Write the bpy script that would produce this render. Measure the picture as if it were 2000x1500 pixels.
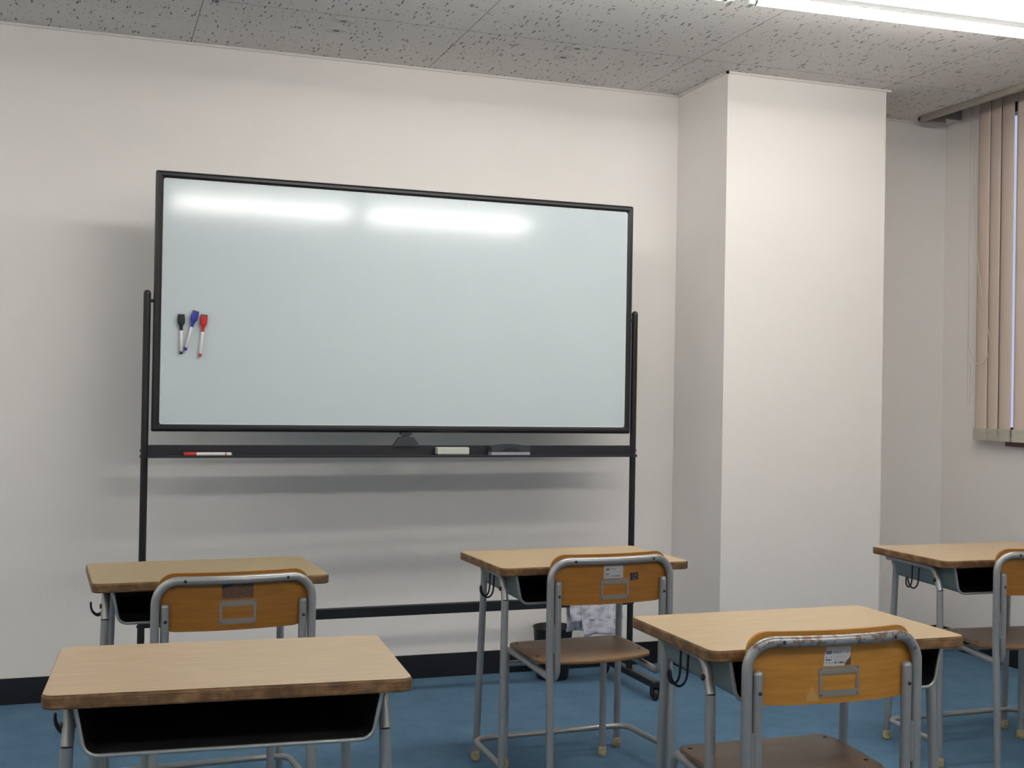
import bpy, math, random
from mathutils import Vector, Matrix
random.seed(7)
sc = bpy.context.scene
for o in list(bpy.data.objects): bpy.data.objects.remove(o)

# ------------------------------------------------------------------ camera, world, exposure
def make_camera():
    yaw, pit, rol, f = 0.3376, 0.0077, 0.0171, 2344.5
    cx, cy, cz = -0.4621, -5.1874, 1.276
    fw = Vector((math.sin(yaw)*math.cos(pit), math.cos(yaw)*math.cos(pit), math.sin(pit)))
    r = fw.cross(Vector((0, 0, 1))).normalized(); u = r.cross(fw)
    c, s = math.cos(rol), math.sin(rol)
    r2 = c*r + s*u; u2 = -s*r + c*u
    m = Matrix((( r2.x, u2.x, -fw.x, cx), (r2.y, u2.y, -fw.y, cy), (r2.z, u2.z, -fw.z, cz), (0, 0, 0, 1)))
    cam = bpy.data.cameras.new('camera'); cam.sensor_width = 36; cam.lens = f*36/2000
    o = bpy.data.objects.new('camera', cam); sc.collection.objects.link(o); o.matrix_world = m
    cam.clip_start = .05; sc.camera = o
make_camera()
w = bpy.data.worlds.new('world'); sc.world = w; w.use_nodes = True
w.node_tree.nodes['Background'].inputs[0].default_value = (0.62, 0.70, 0.98, 1)
w.node_tree.nodes['Background'].inputs[1].default_value = 0.55
sc.view_settings.view_transform = 'Standard'; sc.view_settings.look = 'None'
sc.view_settings.gamma = 1; sc.view_settings.use_curve_mapping = False
sc.view_settings.exposure = 0.54
TUBE_POWER = 24.5

HC = 2.722           # ceiling height
XR, XL, YB = 3.748, -2.9, -7.2
PX0, PX1, PY = 2.184, 3.021, -0.476

# ------------------------------------------------------------------ materials
def mat(name, col=(.5, .5, .5), rough=.5, metal=0., spec=.5, **kw):
    m = bpy.data.materials.new(name); m.use_nodes = True
    b = m.node_tree.nodes['Principled BSDF']
    b.inputs['Base Color'].default_value = (*col, 1); b.inputs['Roughness'].default_value = rough
    b.inputs['Metallic'].default_value = metal; b.inputs['Specular IOR Level'].default_value = spec
    for k, v in kw.items(): b.inputs[k].default_value = v
    return m
def nd(m, t, **kw):
    n = m.node_tree.nodes.new(t)
    for k, v in kw.items():
        if k in n.inputs: n.inputs[k].default_value = v
        else: setattr(n, k, v)
    return n
def lk(m, a, b): m.node_tree.links.new(a, b)
def bsdf(m): return m.node_tree.nodes['Principled BSDF']
def coords(m, scale=(1, 1, 1), rot=(0, 0, 0), kind='Object'):
    tc = nd(m, 'ShaderNodeTexCoord'); mp = nd(m, 'ShaderNodeMapping')
    mp.inputs['Scale'].default_value = scale; mp.inputs['Rotation'].default_value = rot
    lk(m, tc.outputs[kind], mp.inputs['Vector']); return mp.outputs[0]
def ramp(m, fac, stops):
    r = nd(m, 'ShaderNodeValToRGB'); e = r.color_ramp.elements
    while len(e) < len(stops): e.new(.5)
    for el, (p, c) in zip(e, stops): el.position = p; el.color = (*c, 1)
    lk(m, fac, r.inputs[0]); return r.outputs[0]
def noise(m, vec, scale, detail=3, rough=.5, dist=0):
    n = nd(m, 'ShaderNodeTexNoise'); n.inputs['Scale'].default_value = scale
    n.inputs['Detail'].default_value = detail; n.inputs['Roughness'].default_value = rough
    n.inputs['Distortion'].default_value = dist; lk(m, vec, n.inputs['Vector']); return n.outputs['Fac']
def bump(m, h, strength, dist=.002):
    b = nd(m, 'ShaderNodeBump'); b.inputs['Strength'].default_value = strength; b.inputs['Distance'].default_value = dist
    lk(m, h, b.inputs['Height']); lk(m, b.outputs[0], bsdf(m).inputs['Normal'])
def mth(m, op, a, b=None):
    n = nd(m, 'ShaderNodeMath'); n.operation = op
    for i, x in enumerate((a, b)):
        if x is None: continue
        if isinstance(x, (int, float)): n.inputs[i].default_value = x
        else: lk(m, x, n.inputs[i])
    return n.outputs[0]

M = {}
# wallpaper
m = M['wall'] = mat('wallpaper', (.80, .775, .74), .8, spec=.2)
v = coords(m); bump(m, noise(m, v, 90, 3), .35, .003)
n = noise(m, v, 1.1, 3); lk(m, ramp(m, n, [(.3, (.815, .785, .75)), (.7, (.85, .815, .79))]), bsdf(m).inputs['Base Color'])
M['trim_white'] = mat('white_trim', (.72, .70, .67), .5)
m = M['baseboard'] = mat('black_vinyl', (.008, .009, .012), .45)
# carpet
m = M['carpet'] = mat('blue_carpet', (.07, .14, .25), .95, spec=.05)
v = coords(m); n1 = noise(m, v, 150, 5, .8); n2 = noise(m, v, 7, 4, .65); n3 = noise(m, v, 1.4, 2)
a = ramp(m, n1, [(.28, (.055, .12, .20)), (.72, (.155, .275, .42))])
b_ = ramp(m, n2, [(.3, (.84, .86, .84)), (.7, (1.12, 1.08, 1.04))])
mx = nd(m, 'ShaderNodeMix'); mx.data_type = 'RGBA'; mx.blend_type = 'MULTIPLY'; mx.inputs[0].default_value = 1
lk(m, a, mx.inputs[6]); lk(m, b_, mx.inputs[7]); lk(m, mx.outputs[2], bsdf(m).inputs['Base Color'])
bump(m, n1, .5, .004)
# ceiling board: seams every 1.026 m plus fissures
m = M['ceiling'] = mat('ceiling_board', (.5, .49, .47), .9, spec=.15)
tc = nd(m, 'ShaderNodeTexCoord'); sp = nd(m, 'ShaderNodeSeparateXYZ'); lk(m, tc.outputs['Object'], sp.inputs[0])
def seam(coord, off, pitch, half):
    x = mth(m, 'ADD', coord, -off + pitch*40)
    x = mth(m, 'MODULO', x, pitch); x = mth(m, 'SUBTRACT', x, pitch/2); x = mth(m, 'ABSOLUTE', x)
    return mth(m, 'GREATER_THAN', x, pitch/2 - half)
seamf = mth(m, 'MAXIMUM', seam(sp.outputs[0], -.092, 1.0265, .0016), seam(sp.outputs[1], -.603, 1.0265, .0016))
def fissures(scale, thr_cell, r, dist, seed):
    mp = nd(m, 'ShaderNodeMapping'); mp.inputs['Scale'].default_value = scale; mp.inputs['Location'].default_value = (seed, seed*2, 0)
    nz = nd(m, 'ShaderNodeTexNoise'); nz.inputs['Scale'].default_value = 45; lk(m, tc.outputs['Object'], nz.inputs['Vector'])
    ad = nd(m, 'ShaderNodeVectorMath'); ad.operation = 'MULTIPLY_ADD'; lk(m, nz.outputs['Color'], ad.inputs[0])
    ad.inputs[1].default_value = (dist, dist, 0); lk(m, tc.outputs['Object'], ad.inputs[2]); lk(m, ad.outputs[0], mp.inputs['Vector'])
    fl = nd(m, 'ShaderNodeVectorMath'); fl.operation = 'MULTIPLY'; fl.inputs[1].default_value = (1, 1, 0); lk(m, mp.outputs[0], fl.inputs[0])
    vo = nd(m, 'ShaderNodeTexVoronoi'); vo.inputs['Scale'].default_value = 1; lk(m, fl.outputs[0], vo.inputs['Vector'])
    sc_ = nd(m, 'ShaderNodeSeparateColor'); lk(m, vo.outputs['Color'], sc_.inputs[0])
    rr = mth(m, 'MULTIPLY', sc_.outputs[1], r)
    inside = mth(m, 'LESS_THAN', vo.outputs['Distance'], rr)
    return mth(m, 'MULTIPLY', inside, mth(m, 'GREATER_THAN', sc_.outputs[0], thr_cell))
f1 = fissures((100, 19, 1), .60, .42, .010, 0)
f2 = fissures((120, 46, 1), .62, .36, .008, 3.3)
f3 = fissures((70, 34, 1), .82, .34, .010, 7.1)
fz = mth(m, 'MAXIMUM', mth(m, 'MAXIMUM', f1, mth(m, 'MULTIPLY', f2, .7)), f3)
base = ramp(m, noise(m, tc.outputs['Object'], 2.2, 3), [(.3, (.67, .643, .618)), (.7, (.715, .695, .675))])
mx = nd(m, 'ShaderNodeMix'); mx.data_type = 'RGBA'; lk(m, mth(m, 'MULTIPLY', fz, .75), mx.inputs[0]); lk(m, base, mx.inputs[6]); mx.inputs[7].default_value = (.07, .065, .06, 1)
mx2 = nd(m, 'ShaderNodeMix'); mx2.data_type = 'RGBA'; lk(m, mth(m, 'MULTIPLY', seamf, .8), mx2.inputs[0]); lk(m, mx.outputs[2], mx2.inputs[6]); mx2.inputs[7].default_value = (.10, .09, .08, 1)
lk(m, mx2.outputs[2], bsdf(m).inputs['Base Color'])
bump(m, mth(m, 'MULTIPLY', fz, -1.0), .6, .003)
# painted steel tube
def metal(name, wear):
    m = mat(name, (.42, .43, .44), .38, .55, .5)
    v = coords(m); n = noise(m, v, 60, 6, .7); n2 = noise(m, v, 9, 3)
    lo = .25
    if wear:   # paint rubbed off along the top of the hoop
        tc_ = nd(m, 'ShaderNodeTexCoord'); sx_ = nd(m, 'ShaderNodeSeparateXYZ'); lk(m, tc_.outputs['Object'], sx_.inputs[0])
        mr = nd(m, 'ShaderNodeMapRange'); mr.inputs[1].default_value = .69; mr.inputs[2].default_value = .762
        mr.inputs[3].default_value = .06; mr.inputs[4].default_value = .255; lk(m, sx_.outputs[2], mr.inputs[0])
        n = mth(m, 'SUBTRACT', n, mr.outputs[0])
    c = ramp(m, n, [(lo-.04, (.20, .145, .12)), (lo, (.345, .347, .345)), (.8, (.405, .408, .405))])
    lk(m, c, bsdf(m).inputs['Base Color'])
    lk(m, ramp(m, n2, [(.3, (.30, .30, .30)), (.7, (.44, .44, .44))]), bsdf(m).inputs['Roughness'])
    return m
M['metal'] = metal('silver_painted_tube', 0)
M['metal_worn'] = metal('worn_silver_tube', 1)
M['sheet'] = mat('grey_sheet_metal', (.20, .235, .23), .5, .2)
M['rim'] = mat('rolled_steel_rim', (.42, .44, .44), .3, .6)
M['liner'] = mat('dark_tray_inside', (.012, .012, .014), .45)
M['wire'] = mat('dark_hook_wire', (.03, .025, .03), .4, .5)
m = M['rubber'] = mat('beige_rubber', (.46, .38, .22), .7)
lk(m, ramp(m, noise(m, coords(m), 90, 4), [(.3, (.26, .20, .11)), (.6, (.50, .42, .26))]), bsdf(m).inputs['Base Color'])
# laminate top
def laminate(name, c0, c1, rough=.34):
    m = mat(name, c0, rough, 0, .5)
    v = coords(m, (3.0, 130, 1)); n = noise(m, v, 3, 5, .6, .15)
    v2 = coords(m, (9, 500, 1)); n2 = noise(m, v2, 1, 3, .6)
    s = mth(m, 'ADD', mth(m, 'MULTIPLY', n, .6), mth(m, 'MULTIPLY', n2, .4))
    lk(m, ramp(m, s, [(.36, c0), (.62, c1)]), bsdf(m).inputs['Base Color']); return m
M['lam_light'] = laminate('light_oak_laminate', (.40, .29, .17), (.60, .45, .29))
M['lam_tan'] = laminate('tan_oak_laminate', (.32, .24, .12), (.44, .335, .18))
M['lam_honey'] = laminate('honey_oak_laminate', (.42, .30, .165), (.61, .455, .27))
m = M['edge'] = mat('worn_plywood_edge', (.17, .09, .04), .55)
v = coords(m, (7, 7, 420)); n = noise(m, v, 2, 5, .65); nb = noise(m, coords(m, (1, 1, 1)), 26, 4, .6)
s = mth(m, 'ADD', mth(m, 'MULTIPLY', n, .55), mth(m, 'MULTIPLY', nb, .45))
lk(m, ramp(m, s, [(.36, (.055, .025, .010)), (.5, (.16, .08, .03)), (.64, (.36, .21, .09))]), bsdf(m).inputs['Base Color'])
def ply(name, c0, c1, rough, patch=False):
    m = mat(name, c0, rough)
    v = coords(m, (2.2, 8, 26)); n = noise(m, v, 3, 5, .6, .4)
    lk(m, ramp(m, n, [(.3, c0), (.7, c1)]), bsdf(m).inputs['Base Color']); return m
M['back'] = ply('orange_brown_plywood', (.31, .118, .013), (.40, .168, .022), .45)
M['back_honey'] = ply('honey_plywood', (.37, .155, .019), (.49, .23, .036), .45)
M['back_dark'] = ply('deep_brown_plywood', (.28, .105, .010), (.37, .155, .018), .45)
M['seat'] = ply('walnut_brown_seat', (.14, .075, .038), (.19, .105, .055), .36)
M['seat_warm'] = ply('warm_brown_seat', (.19, .10, .04), (.25, .14, .06), .33)
M['screw'] = mat('dark_screw', (.05, .045, .04), .4, .7)
m = M['alu'] = mat('dull_aluminium', (.36, .32, .27), .4, .6)
M['paper'] = mat('white_label_paper', (.50, .50, .51), .5)
M['ink'] = mat('black_ink', (.012, .010, .02), .5)
M['ink_grey'] = mat('grey_ink', (.12, .12, .13), .5)
M['white_ink'] = mat('white_ink', (.45, .45, .45), .5)
m = M['residue'] = mat('brown_glue_residue', (.10, .05, .03), .7)
lk(m, ramp(m, noise(m, coords(m), 120, 4), [(.3, (.075, .038, .022)), (.7, (.15, .085, .055))]), bsdf(m).inputs['Base Color'])
M['stain'] = mat('pale_scuff', (.47, .27, .085), .5)
M['black'] = mat('black_powder_coat', (.012, .0125, .015), .35, .1)
M['black_matte'] = mat('black_plastic', (.012, .012, .014), .5)
M['navy'] = mat('dark_tray_paint', (.014, .014, .020), .42)
m = M['board'] = mat('glossy_whiteboard', (.57, .645, .675), .10, 0, .6)
M['white_plastic'] = mat('white_plastic', (.72, .72, .72), .35)
M['cream'] = mat('cream_plastic', (.52, .54, .49), .45)
M['cream_dark'] = mat('grey_felt', (.07, .08, .07), .8)
M['grey_felt'] = mat('grey_blue_felt', (.32, .33, .38), .9)
M['charcoal'] = mat('charcoal_plastic', (.035, .042, .052), .4)
M['red'] = mat('red_plastic', (.55, .02, .025), .35)
M['blue'] = mat('blue_plastic', (.03, .035, .33), .35)
M['dark_cap'] = mat('near_black_cap', (.012, .014, .016), .4)
m = M['cloth'] = mat('grubby_white_cloth', (.6, .6, .65), .9)
lk(m, ramp(m, noise(m, coords(m, (1, 1, 1.6)), 22, 4, .6), [(.35, (.33, .33, .37)), (.55, (.60, .60, .68)), (.8, (.66, .66, .74))]), bsdf(m).inputs['Base Color'])
m = M['slat'] = mat('beige_blind_fabric', (.66, .55, .475), .8, spec=.2)
m.node_tree.nodes['Principled BSDF'].inputs['Transmission Weight'].default_value = 0
bump(m, noise(m, coords(m, (300, 300, 12)), 1, 2), .3, .001)
M['blind_plastic'] = mat('cream_blind_plastic', (.49, .475, .39), .4)
M['cord'] = mat('blind_cord', (.58, .54, .46), .6)
M['taupe'] = mat('taupe_metal_trim', (.33, .30, .26), .45)
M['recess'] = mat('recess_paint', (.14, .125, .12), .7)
m = M['sill'] = mat('brown_sill_wood', (.12, .06, .035), .4)
M['sash'] = mat('dark_bronze_sash', (.02, .013, .018), .4, .4)
m = M['glass'] = mat('window_glass', (1, 1, 1), .0); bsdf(m).inputs['Transmission Weight'].default_value = 1; bsdf(m).inputs['IOR'].default_value = 1.05
M['fixture'] = mat('white_enamel', (.80, .82, .80), .35)
M['socket'] = mat('pale_green_socket', (.50, .56, .50), .4)
m = M['tube'] = bpy.data.materials.new('lit_fluorescent_tube'); m.use_nodes = True
nt = m.node_tree; nt.nodes.clear(); e = nt.nodes.new('ShaderNodeEmission'); o_ = nt.nodes.new('ShaderNodeOutputMaterial')
e.inputs[0].default_value = (1.0, .964, .91, 1); e.inputs[1].default_value = TUBE_POWER; nt.links.new(e.outputs[0], o_.inputs[0])
M['end_cap'] = mat('tube_end_metal', (.35, .36, .36), .3, .8)

# ------------------------------------------------------------------ mesh helpers
class MB:
    def __init__(s): s.v = []; s.f = []; s.mi = []; s.sm = []
    def add(s, vs, fs, mi=0, smooth=False):
        k = len(s.v); s.v += [tuple(a) for a in vs]
        for f in fs: s.f.append([i+k for i in f]); s.mi.append(mi); s.sm.append(smooth)
        return s
    def box(s, x0, x1, y0, y1, z0, z1, mi=0):
        return s.add([(x, y, z) for z in (z0, z1) for y in (y0, y1) for x in (x0, x1)],
                     [(0, 2, 3, 1), (4, 5, 7, 6), (0, 1, 5, 4), (2, 6, 7, 3), (0, 4, 6, 2), (1, 3, 7, 5)], mi)
    def bbox(s, x0, x1, y0, y1, z0, z1, b=.003, mi=0):
        """box with all edges rounded a little (chamfered in two steps)"""
        pts = rrect(x0, x1, y0, y1, b, 3); n = len(pts)
        cx, cy = (x0+x1)/2, (y0+y1)/2
        rings = []
        for dz, ins in ((0, b), (b*.3, b*.3), (b, 0)): rings.append((z0+dz, ins))
        for dz, ins in ((b, 0), (b*.3, b*.3), (0, b)): rings.append((z1-dz, ins))
        vs = []
        for z, ins in rings:
            for (x, y) in pts:
                vs.append((x - math.copysign(min(ins, abs(x-cx)), x-cx), y - math.copysign(min(ins, abs(y-cy)), y-cy), z))
        fs = []
        for r in range(len(rings)-1):
            for i in range(n):
                j = (i+1) % n; fs.append((r*n+i, r*n+j, (r+1)*n+j, (r+1)*n+i))
        fs.append(tuple(reversed(range(n)))); fs.append(tuple(range((len(rings)-1)*n, len(rings)*n)))
        return s.add(vs, fs, mi)
    def tube(s, pts, r, seg=14, mi=0, caps=True, squash=None):
        pts = [Vector(p) for p in pts]; n = len(pts); T = []
        for i in range(n):
            d = (pts[min(i+1, n-1)] - pts[max(i-1, 0)]).normalized(); T.append(d)
        up = Vector((0, 0, 1)) if abs(T[0].z) < .9 else Vector((0, 1, 0))
        N = (up - T[0]*up.dot(T[0])).normalized(); vs = []
        for i in range(n):
            N = (N - T[i]*N.dot(T[i])).normalized(); B = T[i].cross(N)
            rr = r[i] if isinstance(r, (list, tuple)) else r
            for k in range(seg):
                a = 2*math.pi*k/seg; vs.append(pts[i] + N*(math.cos(a)*rr) + B*(math.sin(a)*rr))
        fs = [(i*seg+k, i*seg+(k+1) % seg, (i+1)*seg+(k+1) % seg, (i+1)*seg+k) for i in range(n-1) for k in range(seg)]
        s.add(vs, fs, mi, True)
        if caps:
            s.add(vs[:seg], [tuple(reversed(range(seg)))], mi); s.add(vs[-seg:], [tuple(range(seg))], mi)
        return s
    def lathe(s, prof, c=(0, 0, 0), seg=32, mi=0, axis='z', smooth=True):
        vs = []
        for (r, h) in prof:
            for k in range(seg):
                a = 2*math.pi*k/seg; x, y = r*math.cos(a), r*math.sin(a)
                p = (x, y, h) if axis == 'z' else ((h, x, y) if axis == 'x' else (x, h, -y))
                vs.append((p[0]+c[0], p[1]+c[1], p[2]+c[2]))
        fs = [(i*seg+k, i*seg+(k+1) % seg, (i+1)*seg+(k+1) % seg, (i+1)*seg+k) for i in range(len(prof)-1) for k in range(seg)]
        return s.add(vs, fs, mi, smooth)
    def prism(s, outline, z0, z1, mi=0, axis='z'):
        n = len(outline)
        def P(a, b, h): return (a, b, h) if axis == 'z' else ((a, h, b) if axis == 'y' else (h, a, b))
        vs = [P(a, b, z0) for a, b in outline] + [P(a, b, z1) for a, b in outline]
        fs = [(i, (i+1) % n, n+(i+1) % n, n+i) for i in range(n)] + [tuple(reversed(range(n))), tuple(range(n, 2*n))]
        return s.add(vs, fs, mi)
    def map(s, fn): s.v = [tuple(fn(*p)) for p in s.v]; return s
    def build(s, name, mats, parent=None, label=None, loc=None, recalc=True):
        me = bpy.data.meshes.new(name); me.from_pydata(s.v, [], s.f)
        if not isinstance(mats, (list, tuple)): mats = [mats]
        for m_ in mats: me.materials.append(m_)
        for p, mi, sm in zip(me.polygons, s.mi, s.sm): p.material_index = mi; p.use_smooth = sm
        if recalc:
            import bmesh
            bm = bmesh.new(); bm.from_mesh(me); bmesh.ops.recalc_face_normals(bm, faces=bm.faces); bm.to_mesh(me); bm.free()
        o = bpy.data.objects.new(name, me); sc.collection.objects.link(o)
        if parent: o.parent = parent
        if label: o['label'] = label
        if loc: o.location = loc
        return o
def rrect(x0, x1, y0, y1, r, n=5):
    out = []
    for (cx, cy, a0) in ((x1-r, y0+r, -90), (x1-r, y1-r, 0), (x0+r, y1-r, 90), (x0+r, y0+r, 180)):
        for k in range(n+1):
            a = math.radians(a0 + 90*k/n); out.append((cx+r*math.cos(a), cy+r*math.sin(a)))
    return out
def fillet(pts, rad, n=8):
    """round the inner corners of a polyline"""
    P = [Vector(p) for p in pts]; out = [P[0]]
    for i in range(1, len(P)-1):
        r = rad[i-1] if isinstance(rad, (list, tuple)) else rad
        a = (P[i-1]-P[i]).normalized(); b = (P[i+1]-P[i]).normalized()
        ang = a.angle(b); t = r/math.tan(ang/2)
        s0, s1 = P[i]+a*t, P[i]+b*t; c = P[i] + (a+b).normalized()*(r/math.sin(ang/2))
        v0, v1 = s0-c, s1-c; th = v0.angle(v1)
        for k in range(n+1):
            q = k/n; out.append(c + (v0*math.sin((1-q)*th) + v1*math.sin(q*th))/math.sin(th))
    out.append(P[-1]); return out
def slab(mb, outline, z0, z1, b=.003, mi_top=0, mi_side=0, zf=None, rings=(1,)):
    """rounded-edge plate from an outline; zf(x,y) lifts it"""
    n = len(outline); cx = sum(p[0] for p in outline)/n; cy = sum(p[1] for p in outline)/n
    zf = zf or (lambda x, y: 0)
    nrm = []
    for i in range(n):
        a, c = outline[i-1], outline[(i+1) % n]; d = Vector((c[1]-a[1], -(c[0]-a[0]), 0)).normalized(); nrm.append(d)
    lay = []
    def ring(z, ins, k=1.0):
        return [((x-nx.x*ins-cx)*k+cx, (y-nx.y*ins-cy)*k+cy, z) for (x, y), nx in zip(outline, nrm)]
    inner = [1.0, .93, .8, .6, .4, .2] if rings != (1,) else []
    for k in reversed(inner[1:]): lay.append((ring(z0, b, k), mi_side))
    lay += [(ring(z0, b), mi_side), (ring(z0+.3*b, .3*b), mi_side), (ring(z0+b, 0), mi_side), (ring(z1-b, 0), mi_side), (ring(z1-.3*b, .3*b), mi_side), (ring(z1, b), mi_top)]
    for k in inner[1:]: lay.append((ring(z1, b, k), mi_top))
    vs = []; k0 = len(mb.v)
    for L, _ in lay: vs += [(x, y, z+zf(x, y)) for x, y, z in L]
    mb.v += vs
    for r in range(len(lay)-1):
        for i in range(n):
            j = (i+1) % n; mb.f.append([k0+r*n+i, k0+r*n+j, k0+(r+1)*n+j, k0+(r+1)*n+i])
            mb.mi.append(lay[r+1][1] if lay[r+1][1] == lay[r][1] else mi_side); mb.sm.append(bool(inner))
    mb.f.append([k0+i for i in reversed(range(n))]); mb.mi.append(mi_side); mb.sm.append(bool(inner))
    mb.f.append([k0+(len(lay)-1)*n+i for i in range(n)]); mb.mi.append(mi_top); mb.sm.append(bool(inner))
    return mb
def empty(name, loc=(0, 0, 0), rz=0):
    o = bpy.data.objects.new(name, None); sc.collection.objects.link(o); o.location = loc; o.rotation_euler[2] = rz
    o.empty_display_size = .05; return o
def tag(o, label=None, cat=None, group=None, kind=None):
    if label: o['label'] = label
    if cat: o['category'] = cat
    if group: o['group'] = group
    if kind: o['kind'] = kind
    return o
def struct(name, mb, m_): return tag(mb.build(name, m_), kind='structure')
def text_mesh(txt, size, x, z, bold=0., shear=0., width=None):
    """flat lettering in the x-z plane (reads from -y), left baseline at (x, z)"""
    c = bpy.data.curves.new('lettering', 'FONT'); c.body = txt; c.size = size; c.shear = shear; c.offset = bold*size
    c.resolution_u = 3
    o = bpy.data.objects.new('lettering', c); sc.collection.objects.link(o)
    bpy.context.view_layer.update()
    me = bpy.data.meshes.new_from_object(o.evaluated_get(bpy.context.evaluated_depsgraph_get()))
    vs = [tuple(v_.co) for v_ in me.vertices]; fs = [tuple(p.vertices) for p in me.polygons]
    bpy.data.objects.remove(o); bpy.data.curves.remove(c)
    if not vs: return [], []
    w_ = max(v_[0] for v_ in vs) - min(v_[0] for v_ in vs); x_ = min(v_[0] for v_ in vs)
    k = (width/w_) if width else 1
    return [(x+(a-x_)*k, 0, z+b) for a, b, _ in vs], fs
def copy_tree(o, parent=None):
    c = o.copy(); sc.collection.objects.link(c)
    if parent:
        c.parent = parent
    for ch in list(o.children): copy_tree(ch, c)
    return c

# ------------------------------------------------------------------ room shell
T = .12
struct('floor', MB().box(XL-T, XR+T, YB-T, T, -.1, 0), M['carpet'])
CX = 3.50      # the ceiling boards stop here, the blind recess runs along the window wall
CY = -.105
mb = MB().box(XL-T, CX, YB-T, T, HC, HC+.16).box(CX, XR+T, CY, T, HC, HC+.16)
struct('ceiling', mb, M['ceiling'])
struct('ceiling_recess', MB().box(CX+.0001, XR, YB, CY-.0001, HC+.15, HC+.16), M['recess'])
struct('wall_back', MB().box(XL-T, XR+T, 0, T, 0, HC), M['wall'])
struct('wall_left', MB().box(XL-T, XL, YB, 0, 0, HC), M['wall'])
struct('wall_rear', MB().box(XL-T, XR+T, YB-T, YB, 0, HC), M['wall'])
WY0, WY1, WZ0, WZ1 = -4.6, -.34, 1.10, 2.74
mb = MB().box(XR, XR+T, YB, 0, 0, WZ0).box(XR, XR+T, YB, 0, WZ1, HC+.16).box(XR, XR+T, WY1, 0, WZ0, WZ1).box(XR, XR+T, YB, WY0, WZ0, WZ1)
struct('wall_right', mb, M['wall'])
struct('wall_pillar', MB().box(PX0, PX1, PY, -.0005, 0, HC-.0005), M['wall'])
BH = .104
mb = MB().box(XL, PX0, -.008, -.0002, 0, BH); struct('baseboard_back', mb, M['baseboard'])
struct('baseboard_pillar', MB().box(PX0-.008, PX0-.0002, PY-.008, -.0085, 0, BH).box(PX0-.008, PX1+.008, PY-.008, PY-.0002, 0, BH).box(PX1+.0002, PX1+.008, PY, -.0085, 0, BH), M['baseboard'])
struct('baseboard_alcove', MB().box(PX1+.0085, XR-.0085, -.008, -.0002, 0, BH), M['baseboard'])
struct('baseboard_right', MB().box(XR-.008, XR-.0002, YB, 0, 0, BH), M['baseboard'])
struct('baseboard_left', MB().box(XL+.0002, XL+.008, YB, -.0085, 0, BH), M['baseboard'])
t = .010
struct('trim_1', MB().box(XL, PX0-t, -t, -.0002, HC-t, HC-.0002), M['trim_white'])
struct('trim_2', MB().box(PX0-t, PX0-.0002, PY-t, -t-.0002, HC-t, HC-.0002).box(PX0-t, PX1+.022, PY-t, PY-.0002, HC-t, HC-.0002), M['trim_white'])
struct('trim_3', MB().box(PX1+.001, XR, -t, -.0002, HC-t, HC-.0002), M['trim_white'])
# framed edge of the blind recess
mb = MB()
mb.bbox(CX-.006, CX+.022, YB, CY+.012, HC-.030, HC+.002, .009)
mb.bbox(CX-.006, CX+.150, CY-.020, CY+.012, HC-.030, HC+.002, .009)
mb.box(CX+.0002, CX+.016, YB, CY-.0002, HC, HC+.149).box(CX+.0002, XR-.0002, CY-.016, CY-.0002, HC, HC+.149)
struct('trim_4', mb, M['taupe'])
# window behind the blinds
wn = empty('window_1', (XR+.05, (WY0+WY1)/2, (WZ0+WZ1)/2)); tag(wn, kind='structure')
cy_, cz_ = (WY0+WY1)/2, (WZ0+WZ1)/2; hy, hz = (WY1-WY0)/2, (WZ1-WZ0)/2
mb = MB().box(-.03, .03, -hy, hy, -hz, -hz+.05).box(-.03, .03, -hy, hy, hz-.05, hz).box(-.03, .03, -hy, -hy+.05, -hz+.05, hz-.05).box(-.03, .03, hy-.03, hy, -hz+.05, hz-.05)
mb.box(-.025, .025, hy-.48, hy-.44, -hz+.05, hz-.05).box(-.025, .025, -.03, .03, -hz+.05, hz-.05)
mb.build('sash', M['sash'], wn)
MB().box(-.003, .003, -hy+.05, hy-.03, -hz+.05, hz-.05).build('pane', M['glass'], wn)
o = MB().bbox(XR-.035, XR+.05, WY0-.05, WY1-.160, WZ0-.040, WZ0-.004, .004).build('window_sill', M['sill']); tag(o, kind='structure')
# lining panel edge under the sill
struct('trim_5', MB().box(XR-.006, XR-.0002, YB, WY1-.175, BH+.0005, WZ0-.041), M['wall'])

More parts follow.
